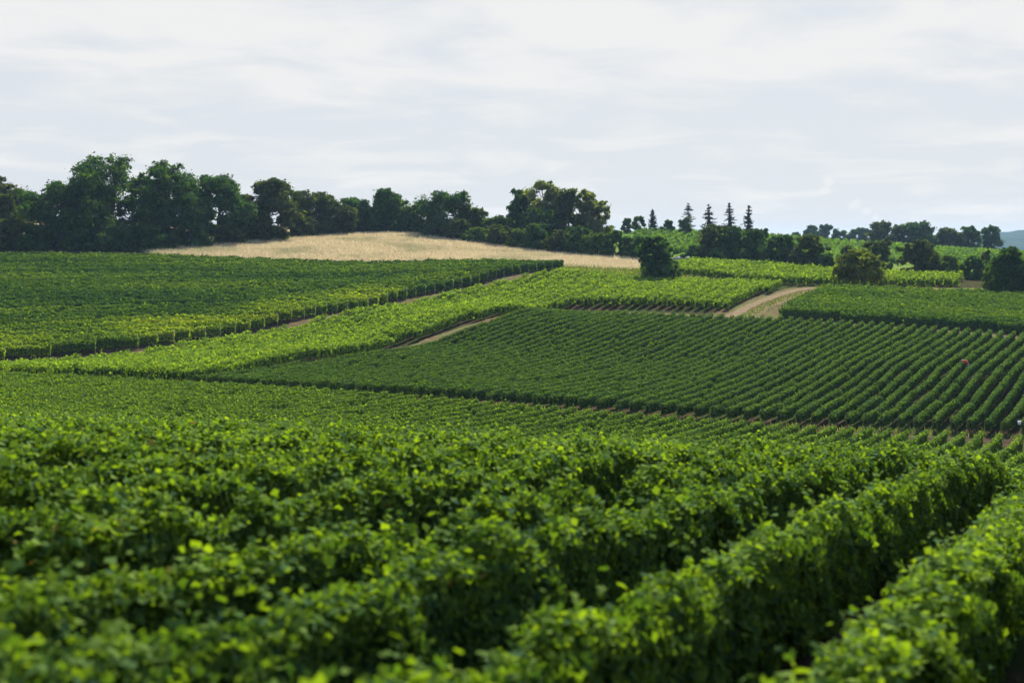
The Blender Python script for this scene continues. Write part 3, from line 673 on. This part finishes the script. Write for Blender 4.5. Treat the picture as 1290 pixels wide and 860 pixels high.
def conifer(px, top, halfw, Y, label, dense=True, bare=.3, needles=1500, seed=1, base_drop=0.0, leaf='needle'):
    rs = np.random.RandomState(seed); X = (px - CX) / F * Y; zb = z1(X, Y); H = (HZ - top) / F * Y - zb; R_ = 1.35 * halfw / F * Y
    root = tag(empty('spruce_tree', (X, Y, zb - .1)), label, 'tree', 'spruces on the ridge')
    tb = MB(); tb.tube([(0, 0, -.2), (0, 0, H * .5), (.03, 0, H)], [.20, .12, .02], 7)
    Cc, nn = [], []
    whorls = 24
    for i in range(whorls):
        f = (i + .6) / whorls; z = H * (.12 + .86 * f + rs.normal(0, .012)); rl = R_ * (1.08 - f) ** .8
        for j in range(rs.randint(5, 8)):
            th = rs.rand() * 6.283; l = rl * rs.uniform(.35, 1.2); zq = z + rs.normal(0, .008) * H
            p0 = Vector((0, 0, zq)); p1 = Vector((math.cos(th) * l * .55, math.sin(th) * l * .55, zq - l * .12)); p2 = Vector((math.cos(th) * l, math.sin(th) * l, zq + l * rs.uniform(-.22, .16)))
            tb.tube([p0, p1, p2], [.10, .08, .06], 4)
            for q in range(2):
                s_ = p0.lerp(p2, rs.uniform(.45, .9)); tb.tube([s_, s_ + Vector((rs.normal(0, .2), rs.normal(0, .2), -rs.uniform(.1, .5)))], [.04, .025], 4)
            m = 9 if dense else 3; t = rs.uniform(.15, 1, m) ** 1.2
            c = np.array(p0)[None] * (1 - t[:, None]) + np.array(p2)[None] * t[:, None] + rs.normal(0, .07, (m, 3)) - np.array([0, 0, .06])
            Cc.append(c); nn.append(rs.normal(0, 1, c.shape))
    if dense:
        zf = rs.uniform(.1, .97, needles); rr = R_ * (1 - bare) * .55 * (1.02 - zf) * np.sqrt(rs.rand(needles)) * (1 + .3 * np.sin(zf * 43)); th = rs.rand(needles) * 6.283
        c = np.stack([rr * np.cos(th), rr * np.sin(th), zf * H - rr * .25], -1); Cc.append(c); nn.append(rs.normal(0, 1, c.shape))
    Cc, nn = np.concatenate(Cc), np.concatenate(nn)
    sz = (.23 if dense else .2) * np.interp(Cc[:, 2], [0, H * .6, H], [1.2, .9, .35]) * np.exp(rs.normal(0, .3, len(Cc)))
    mesh_np('crown', leaf_cards(Cc, nn, sz, rs, 1.3), 3, M[leaf], root, attrs=rs.rand(len(Cc)))
    tb.build('trunk', M['deadwood'] if not dense else M['bark'], root)
    return root

GL = 'trees along the left skyline'
T_ = broadleaf
T_(-8, 222, 36, 268, 'dark tree cut off by the left edge of the picture', 'oak', group=GL, shape='oval', jag=.6)
T_(20, 238, 24, 290, 'brownish tree behind, second from the left edge', 'oak', group=GL)
T_(8, 276, 30, 252, 'low olive brown thicket under the leftmost trees', 'oak', 'shrub', shape='bush', cat='shrub')
T_(68, 229, 44, 258, 'broad round dark tree left of the tallest crown', 'tree', group=GL, lobes=64)
T_(138, 197, 46, 262, 'tallest dark tree with an open ragged crown top', 'tree', group=GL, lobes=66, gap=.12, jag=1.2)
T_(102, 224, 34, 275, 'dark tree squeezed behind the tallest crown on its left side', 'tree', group=GL)
T_(212, 205, 44, 264, 'big dark tree just right of the tallest crown', 'tree', group=GL, lobes=66, shape='oval')
T_(242, 236, 24, 276, 'dark tree filling the gap right of the big dark tree', 'tree', group=GL)
T_(308, 246, 18, 286, 'low dark tree behind the feathery one', 'tree', group=GL)
T_(180, 220, 28, 272, 'dark tree filling the gap between the two tallest crowns', 'tree', group=GL, gap=.1)
T_(276, 222, 40, 271, 'dark green tree with feathery upper right shoulder', 'tree', group=GL, lobes=62, jag=1.0, gap=.06)
T_(338, 225, 34, 281, 'olive tree with flat topped crown beside a gap of sky', 'oak', group=GL, lobes=58, shape='oval')
T_(369, 239, 12, 300, 'small round tree behind between two olive trees', 'fresh', group=GL, lobes=16)
T_(402, 243, 36, 297, 'brownish tree with ragged top above the start of the grain', 'oak', group=GL, jag=1.2, gap=.08)
T_(447, 249, 25, 305, 'dark rounded tree above the left part of the grain crest', 'tree', group=GL)
T_(428, 258, 20, 298, 'lower olive tree in front of the dark rounded one', 'oak', group=GL)
T_(487, 238, 25, 308, 'tall dark tree right above the crest of the grain', 'tree', group=GL, shape='oval')
T_(530, 256, 28, 306, 'lower fresh green tree right of the grain crest', 'fresh', group=GL)
T_(574, 242, 36, 300, 'dark tree with several pointed leaders against the sky', 'tree', group=GL, jag=1.6, gap=.18, lobes=62)
T_(600, 262, 18, 296, 'olive shrub tree leaning against the pointed leaders', 'oak', group=GL)
T_(630, 272, 18, 292, 'low bright shrub in the dip between two tree groups', 'fresh', group=GL)
T_(657, 238, 21, 300, 'smooth dense round tree at the left of the mixed clump', 'tree', group='trees of the mixed clump', lobes=62, shape='oval')
T_(690, 230, 29, 296, 'tallest grey green poplar of the mixed clump', 'willow', 'poplar_tree', group='trees of the mixed clump', gap=.2, dens=1.2, jag=1.4, lobes=80, bare_twigs=14, shape='oval')
T_(716, 240, 27, 292, 'russet tinged tree in the middle of the mixed clump', 'oak', group='trees of the mixed clump', shape='oval', gap=.15, jag=1.2, bare_twigs=7, lobes=70)
T_(738, 242, 24, 296, 'grey green poplar with bare upright twigs', 'willow', 'poplar_tree', group='trees of the mixed clump', gap=.26, dens=1.0, jag=1.4, lobes=70, bare_twigs=20, shape='oval')
T_(757, 254, 17, 294, 'thin pale willow with many leafless twigs at the right of the clump', 'willow', 'willow_tree', group='trees of the mixed clump', shape='oval', gap=.36, dens=.8, jag=1.4, lobes=60, bare_twigs=24)
T_(680, 262, 26, 286, 'dark understorey tree at the foot of the tallest poplar', 'tree', group='trees of the mixed clump')
# continuous dark hedge below them
for i, (px, top, hw, Y, m) in enumerate(((552, 280, 20, 294, 'tree'), (578, 276, 22, 290, 'oak'), (603, 287, 20, 286, 'fresh'), (630, 283, 24, 284, 'oak'), (655, 288, 24, 281, 'fresh'), (676, 281, 22, 279, 'tree'), (704, 290, 24, 275, 'oak'), (728, 285, 22, 272, 'tree'), (752, 294, 22, 268, 'fresh'), (772, 290, 18, 266, 'tree'), (796, 297, 20, 263, 'tree'))):
    T_(px, top, hw, Y, 'dark shrub of the continuous hedge along the upper edge of the grain', m, 'shrub', cat='shrub', group='shrubs of the hedge above the grain', shape='bush', lobes=44, low=.0)
for i, (px, top, hw, Y, m, lab) in enumerate(((45, 282, 24, 251, 'tree', 'dark shrub under the broad round tree'), (100, 288, 28, 252, 'tree', 'dark shrub left of the foot of the tallest tree'), (150, 284, 26, 252, 'tree', 'dark shrub at the foot of the tallest tree'), (195, 282, 26, 252, 'tree', 'dark shrub at the corner where the grain begins'), (240, 278, 26, 259, 'tree', 'dark shrub under the big tree beside the grain'), (290, 276, 24, 268, 'oak', 'olive shrub under the feathery tree'),
        (335, 272, 24, 277, 'oak', 'olive shrub under the flat topped tree'), (380, 272, 22, 289, 'oak', 'olive shrub left of the green grass bank end'), (470, 272, 22, 304, 'tree', 'dark shrub right on the crest of the grain'), (515, 274, 22, 304, 'tree', 'dark shrub just right of the crest of the grain'))):
    T_(px, top, hw, Y, lab, m, 'shrub', cat='shrub', shape='bush', low=0., lobes=24)
# lone tree and the thicket around it
T_(829, 297, 24, 219, 'lone dark tree standing at the corner of the vine fields', 'tree', lobes=62, low=.16, shape='round', seed=77)
T_(838, 333, 22, 216.5, 'dense dark bush at the foot of the lone tree', 'tree', 'bush', cat='bush', shape='bush', low=0, lobes=26)
# ridge
T_(790, 275, 9, 372, 'small round tree on the ridge, first left of the little spruce', 'tree', lobes=16, group='small trees on the ridge')
T_(806, 272, 8, 374, 'narrow small tree touching the little spruce', 'fresh', lobes=16, group='small trees on the ridge', shape='oval')
conifer(822, 262, 6.5, 374, 'little dark spruce standing alone among small ridge trees', True, .1, 2400, 3)
T_(842, 277, 9, 372, 'dark small tree right of the little spruce', 'tree', lobes=18, group='small trees on the ridge')
T_(863, 274, 13, 366, 'light green bush in front of the leafless spruce', 'fresh', 'bush', cat='bush', lobes=22, shape='bush', gap=.15, jag=1.2)
conifer(867, 255, 10.5, 372, 'leafless dead spruce with bare branches', False, 0, 500, 4)
conifer(893, 257, 12.5, 335, 'spruce with thin branches, first of three right of the dead one', True, .62, 2300, 5)
conifer(919, 254, 11.5, 336, 'middle one of the three tall spruces', True, .58, 2600, 6)
conifer(943, 258, 12, 338, 'last of the three tall spruces above the hedgerow', True, .6, 2500, 7)
GH = 'trees of the hedgerow behind the light green vineyard'
T_(897, 283, 24, 268, 'dark hedgerow tree in front of the first tall spruce', 'oak', group=GH)
T_(926, 286, 21, 266, 'dark hedgerow tree in front of the middle spruce', 'tree', group=GH)
T_(951, 288, 18, 264, 'dark hedgerow tree below the last tall spruce', 'tree', group=GH)
T_(962, 289, 9, 272, 'small pointed tree at the right shoulder of the spruce group', 'tree', group=GH, lobes=16, shape='oval')
T_(986, 296, 24, 258, 'broad dark hedgerow tree left of the tawny topped one', 'tree', group=GH)
T_(1024, 297, 25, 254, 'hedgerow tree with tawny brown top', 'oak', group=GH, jag=1.0, gap=.06)
T_(874, 308, 22, 270, 'dark shrub between the lone tree and the hedgerow', 'tree', 'shrub', cat='shrub', shape='bush', low=0)
T_(908, 312, 22, 263, 'dark shrub under the first hedgerow trees', 'tree', 'shrub', cat='shrub', shape='bush', low=0)
T_(940, 312, 22, 261, 'dark shrub under the middle of the hedgerow', 'tree', 'shrub', cat='shrub', shape='bush', low=0)
T_(968, 316, 20, 258, 'dark shrub under the broad hedgerow tree', 'tree', 'shrub', cat='shrub', shape='bush', low=0)
T_(1006, 318, 20, 254, 'dark shrub left of the foot of the tawny topped tree', 'tree', 'shrub', cat='shrub', shape='bush', low=0)
T_(1042, 318, 16, 250, 'dark shrub right of the foot of the tawny topped tree', 'tree', 'shrub', cat='shrub', shape='bush', low=0)
T_(1070, 309, 15, 262, 'round dark tree behind the yellowing tree', 'oak', lobes=24)
T_(1104, 303, 23, 266, 'reddish brown tree behind and right of the yellowing tree', 'oak', lobes=34, jag=.8)
T_(1087, 316, 31, 212.5, 'spreading yellowing tree in front of the light green vineyard', 'amber', lobes=62, low=.34, shape='umbrella', jag=.8, gap=.12)
T_(1155, 305, 28, 246, 'bushy dark tree with reddish edge on the green slope', 'oak', lobes=58, jag=.8, gap=.06, shape='bush')
T_(1198, 321, 18, 243, 'low rounded olive bush right of the bushy dark tree', 'fresh', 'bush', cat='bush', shape='bush', low=0)
T_(1228, 322, 14, 240, 'small dark bush with a pale leaf patch before the right thicket', 'tree', 'bush', cat='bush', shape='bush', low=0)
T_(1243, 315, 9, 246, 'slim dark bush rising over the small dark one', 'oak', 'bush', cat='bush', shape='oval', lobes=16)
T_(1250, 334, 15, 206, 'shaggy bush at the left foot of the big right thicket', 'fresh', 'bush', cat='bush', shape='bush', low=0)
T_(1276, 311, 30, 203, 'big dark thicket at the right edge of the picture', 'tree', 'thicket', cat='thicket', shape='bush', low=0, lobes=64)
T_(1312, 316, 26, 200, 'dark tree cut off by the right edge of the picture', 'tree', lobes=34, shape='bush', low=0)
GU = 'upper line of trees'
T_(1112, 279, 22, 455, 'leftmost dark tree of the upper line', 'oak', group=GU)
T_(1136, 284, 13, 458, 'small tree between the two biggest of the upper line', 'tree', group=GU)
T_(1154, 279, 24, 455, 'biggest dense tree of the upper line', 'tree', group=GU, lobes=64)
T_(1194, 288, 20, 455, 'lower flat topped tree of the upper line', 'oak', group=GU)
T_(1223, 285, 14, 458, 'see through tree near the right end of the upper line', 'tree', group=GU, gap=.25, dens=.8)
T_(1249, 284, 15, 456, 'rightmost tall tree of the upper line', 'tree', group=GU, shape='oval', gap=.06)
T_(1175, 296, 18, 458, 'low filling tree right of the biggest of the upper line', 'tree', group=GU)
T_(1210, 298, 16, 459, 'low filling tree behind the see through one', 'tree', group=GU)
GW = 'far trees behind the hedgerow'
for px, top, hw, lab in ((1003, 292, 12, 'leftmost low tree of the far hazy wood'), (1022, 284, 15, 'highest left crown of the far hazy wood'), (1038, 283, 13, 'twin high crown of the far hazy wood'), (1058, 290, 15, 'sunken crown in the middle of the far hazy wood'), (1078, 287, 16, 'broad crown right of the middle of the far hazy wood'), (1095, 288, 14, 'last crown of the far hazy wood beside the upper line')):
    T_(px, top, hw, 640, lab, 'tree', group=GW, lobes=20)

# a far blue wooded hill
hu = np.linspace(-.2, .75, 160); hv = np.linspace(0, 1, 14)
HU, HV = np.meshgrid(hu, hv, indexing='xy')
HY = 2500 + HV * 900; HX = HU * HY
ridge = np.interp(hu, [-.2, .05, .2, .30, .345, .37, .5, .75], [-34, -34, -28, 0, 10, 13, 24, 5])
rsn = np.random.RandomState(5); bumps = np.interp(hu, np.linspace(-.2, .75, 200), rsn.rand(200) * 5)
HZ_ = -36 + (ridge + bumps + 36)[None] * np.sin(np.clip(HV, 0, 1) * math.pi / 2) ** .8 + rsn.rand(*HU.shape) * 4
M['wood'] = ground_mat('far woods', [(.35, (.012, .026, .014)), (.6, (.03, .05, .022)), (.75, (.07, .09, .04))], .012, .6)
tag(grid_mesh('hill', HX, HY, HZ_, M['wood']), kind='structure')

# ------------------------------------------------------------------ small things
# a heap of pale rubble and brush beside the lone tree
def rock(mb, c, r, rs, m=0):
    import bmesh
    bm = bmesh.new(); bmesh.ops.create_icosphere(bm, subdivisions=2, radius=1)
    for v in bm.verts:
        k = 1 + .22 * math.sin(v.co.x * 5 + c[0] * 9) * math.cos(v.co.y * 4 + c[1]) + rs.normal(0, .05)
        v.co = Vector((v.co.x * r * k, v.co.y * r * .8 * k, v.co.z * r * .6 * k)) + Vector(c)
    bm.verts.index_update(); mb.add([v.co for v in bm.verts], [[v.index for v in f.verts] for f in bm.faces], m); bm.free()
rs0 = np.random.RandomState(2)
M['stone'] = plain('pale stone', (.5, .5, .52), .85, 2); M['brush'] = plain('brown brush', (.11, .075, .06), .95, 4)
hx, hy = at(862, 262); hzz = z1(hx, hy)
root = tag(empty('rubble_heap', (hx, hy, hzz)), 'low heap of pale stones and brown brush right of the lone tree', 'heap')
mb = MB()
for i in range(46): rock(mb, (rs0.uniform(-3, 4.2), rs0.uniform(-.8, .8), rs0.uniform(.1, 1.0)), rs0.uniform(.3, .6), rs0)
mb.build('brush', M['brush'], root)
for (x, z, r) in ((-1.2, 1.15, .5), (.6, 1.25, .45), (-2.3, 1.0, .35)):
    mb = MB(); rock(mb, (0, 0, 0), r, rs0); mb.build('stone', M['stone'], root, (x, -.7, z))
# white pail hanging at a row end, lower right
qx, qy = at(1282, 103.2); qz = z1(qx, qy)
mb = MB(); mb.tube([(0, 0, 0), (0, 0, .26)], [.10, .13], 14); mb.tube([(-.13, 0, .25), (-.08, 0, .38), (0, 0, .42), (.08, 0, .38), (.13, 0, .25)], [.006] * 5, 5)
o = mb.build('pail', plain('white plastic', (.8, .8, .8), .4), None, (qx, qy - .35, qz + .95)); tag(o, 'small white pail hung on the vines at the foot of the dark field', 'pail')

# the picker in a red shirt, bent over the vines
def person(px, Y, lift):
    X = (px - CX) / F * Y; zb = z1(X, Y)
    root = tag(empty('person', (X, Y, zb)), 'person in red shirt and grey trousers bent over between the vine rows', 'person')
    J = {'pel': (0, 0, .95), 'lst': (-.08, .0, 1.10), 'mst': (-.22, 0, 1.24), 'ust': (-.40, 0, 1.32), 'nk': (-.50, 0, 1.34), 'hd': (-.62, 0, 1.31), 'hd2': (-.70, 0, 1.26),
         'hl': (.02, -.10, .90), 'kl': (-.04, -.12, .50), 'al': (.02, -.13, .09), 'tl': (-.13, -.14, .04), 'hr': (.02, .10, .90), 'kr': (-.06, .12, .50), 'ar': (.03, .13, .09), 'tr': (-.12, .14, .04),
         'sl': (-.40, -.17, 1.30), 'el': (-.46, -.22, 1.02), 'wl': (-.62, -.18, .85), 'gl': (-.70, -.16, .80), 'sr': (-.40, .17, 1.30), 'er': (-.48, .22, 1.03), 'wr': (-.64, .16, .90), 'gr': (-.72, .14, .86)}
    Rr = {'pel': .155, 'lst': .14, 'mst': .15, 'ust': .15, 'nk': .06, 'hd': .085, 'hd2': .09, 'hl': .10, 'kl': .065, 'al': .045, 'tl': .04, 'hr': .10, 'kr': .065, 'ar': .045, 'tr': .04,
          'sl': .065, 'el': .048, 'wl': .034, 'gl': .03, 'sr': .065, 'er': .048, 'wr': .034, 'gr': .03}
    E_ = [('pel', 'lst'), ('lst', 'mst'), ('mst', 'ust'), ('ust', 'nk'), ('nk', 'hd'), ('hd', 'hd2'), ('pel', 'hl'), ('hl', 'kl'), ('kl', 'al'), ('al', 'tl'), ('pel', 'hr'), ('hr', 'kr'), ('kr', 'ar'), ('ar', 'tr'),
          ('ust', 'sl'), ('sl', 'el'), ('el', 'wl'), ('wl', 'gl'), ('ust', 'sr'), ('sr', 'er'), ('er', 'wr'), ('wr', 'gr')]
    for s_, y0 in (('l', -1), ('r', 1)):
        bx_, by_, bz_ = J['g' + s_]
        for q in range(4):
            J['f%s%d' % (s_, q)] = (bx_ - .05, by_ + (q - 1.5) * .02, bz_ - .03); J['e%s%d' % (s_, q)] = (bx_ - .07, by_ + (q - 1.5) * .021, bz_ - .07)
            Rr['f%s%d' % (s_, q)] = .009; Rr['e%s%d' % (s_, q)] = .007; E_ += [('g' + s_, 'f%s%d' % (s_, q)), ('f%s%d' % (s_, q), 'e%s%d' % (s_, q))]
        J['t' + s_ + 'h'] = (bx_ - .01, by_ - y0 * .045, bz_ - .04); Rr['t' + s_ + 'h'] = .009; E_.append(('w' + s_, 't' + s_ + 'h'))
    ks = list(J); me = bpy.data.meshes.new('body'); me.from_pydata([J[k] for k in ks], [(ks.index(a), ks.index(b)) for a, b in E_], [])
    ob = bpy.data.objects.new('body', me); COL.objects.link(ob)
    sk = ob.modifiers.new('s', 'SKIN'); ss = ob.modifiers.new('d', 'SUBSURF'); ss.levels = 1
    for i, k in enumerate(ks):
        me.skin_vertices[0].data[i].radius = (Rr[k], Rr[k])
    me.skin_vertices[0].data[0].use_root = True
    dg = bpy.context.evaluated_depsgraph_get(); dg.update(); m2 = bpy.data.meshes.new_from_object(ob.evaluated_get(dg)); bpy.data.objects.remove(ob)
    for m in (plain('skin', (.45, .27, .19), .6), plain('red shirt', (.62, .075, .065), .8), plain('grey trousers', (.40, .45, .52), .85)): m2.materials.append(m)
    for p in m2.polygons:
        c = p.center; p.use_smooth = True
        p.material_index = 2 if (c.z < 1.0 and c.x > -.30) else 1
        if c.x < -.47 and abs(c.y) < .12 and c.z > 1.1: p.material_index = 0
        if c.x < -.5 and c.z < 1.0: p.material_index = 0
    b = bpy.data.objects.new('body', m2); COL.objects.link(b); b.parent = root
    hb = MB(); rsx = np.random.RandomState(4); rock(hb, (0, 0, 0), .105, rsx); hb.build('hair', plain('dark hair', (.03, .02, .015), .8), root, (-.67, 0, 1.33))
    fb = MB(); 
    for y_ in (-.035, .035): rock(fb, (-.775, y_, 1.245), .012, rsx)
    fb.build('eyes', plain('eye', (.05, .04, .03), .3), root)
    nb = MB(); rock(nb, (-.80, 0, 1.215), .02, rsx); nb.build('nose', plain('nose skin', (.45, .27, .19), .6), root)
    root.rotation_euler = (0, 0, .0); return root
# ------------------------------------------------------------------ place the picker in an aisle of the dark field
tgt = np.array(at(1221, 131.5)); cph = float(c0 @ nC) + .35
k_ = round((float(tgt @ nC) - cph) / 1.2 - .5); cc = cph + (k_ + .5) * 1.2
s_along = float(tgt @ dC)
pp = nC * cc + dC * s_along
person(CX + pp[0] / pp[1] * F, pp[1], 0)

# ------------------------------------------------------------------ the air
hb = MB()
x0, x1, y0, y1, zlo, zhi = -2700, 2700, -60, 4300, -60, 26
hb.add([(x0, y0, zlo), (x1, y0, zlo), (x1, y1, zlo), (x0, y1, zlo), (x0, y0, zhi), (x1, y0, zhi), (x1, y1, zhi), (x0, y1, zhi)],
       [(0, 3, 2, 1), (4, 5, 6, 7), (0, 1, 5, 4), (1, 2, 6, 5), (2, 3, 7, 6), (3, 0, 4, 7)])
hm, ht, ho = new_mat('haze'); pv = N(ht, 'ShaderNodeVolumePrincipled'); pv.inputs['Color'].default_value = (.46, .72, 1, 1); pv.inputs['Density'].default_value = .00009
pv.inputs['Anisotropy'].default_value = .2
ht.links.new(pv.outputs[0], ho.inputs['Volume'])
tag(hb.build('haze', hm, smooth=False), 'thin blue summer haze over the valley', 'haze', kind='stuff')
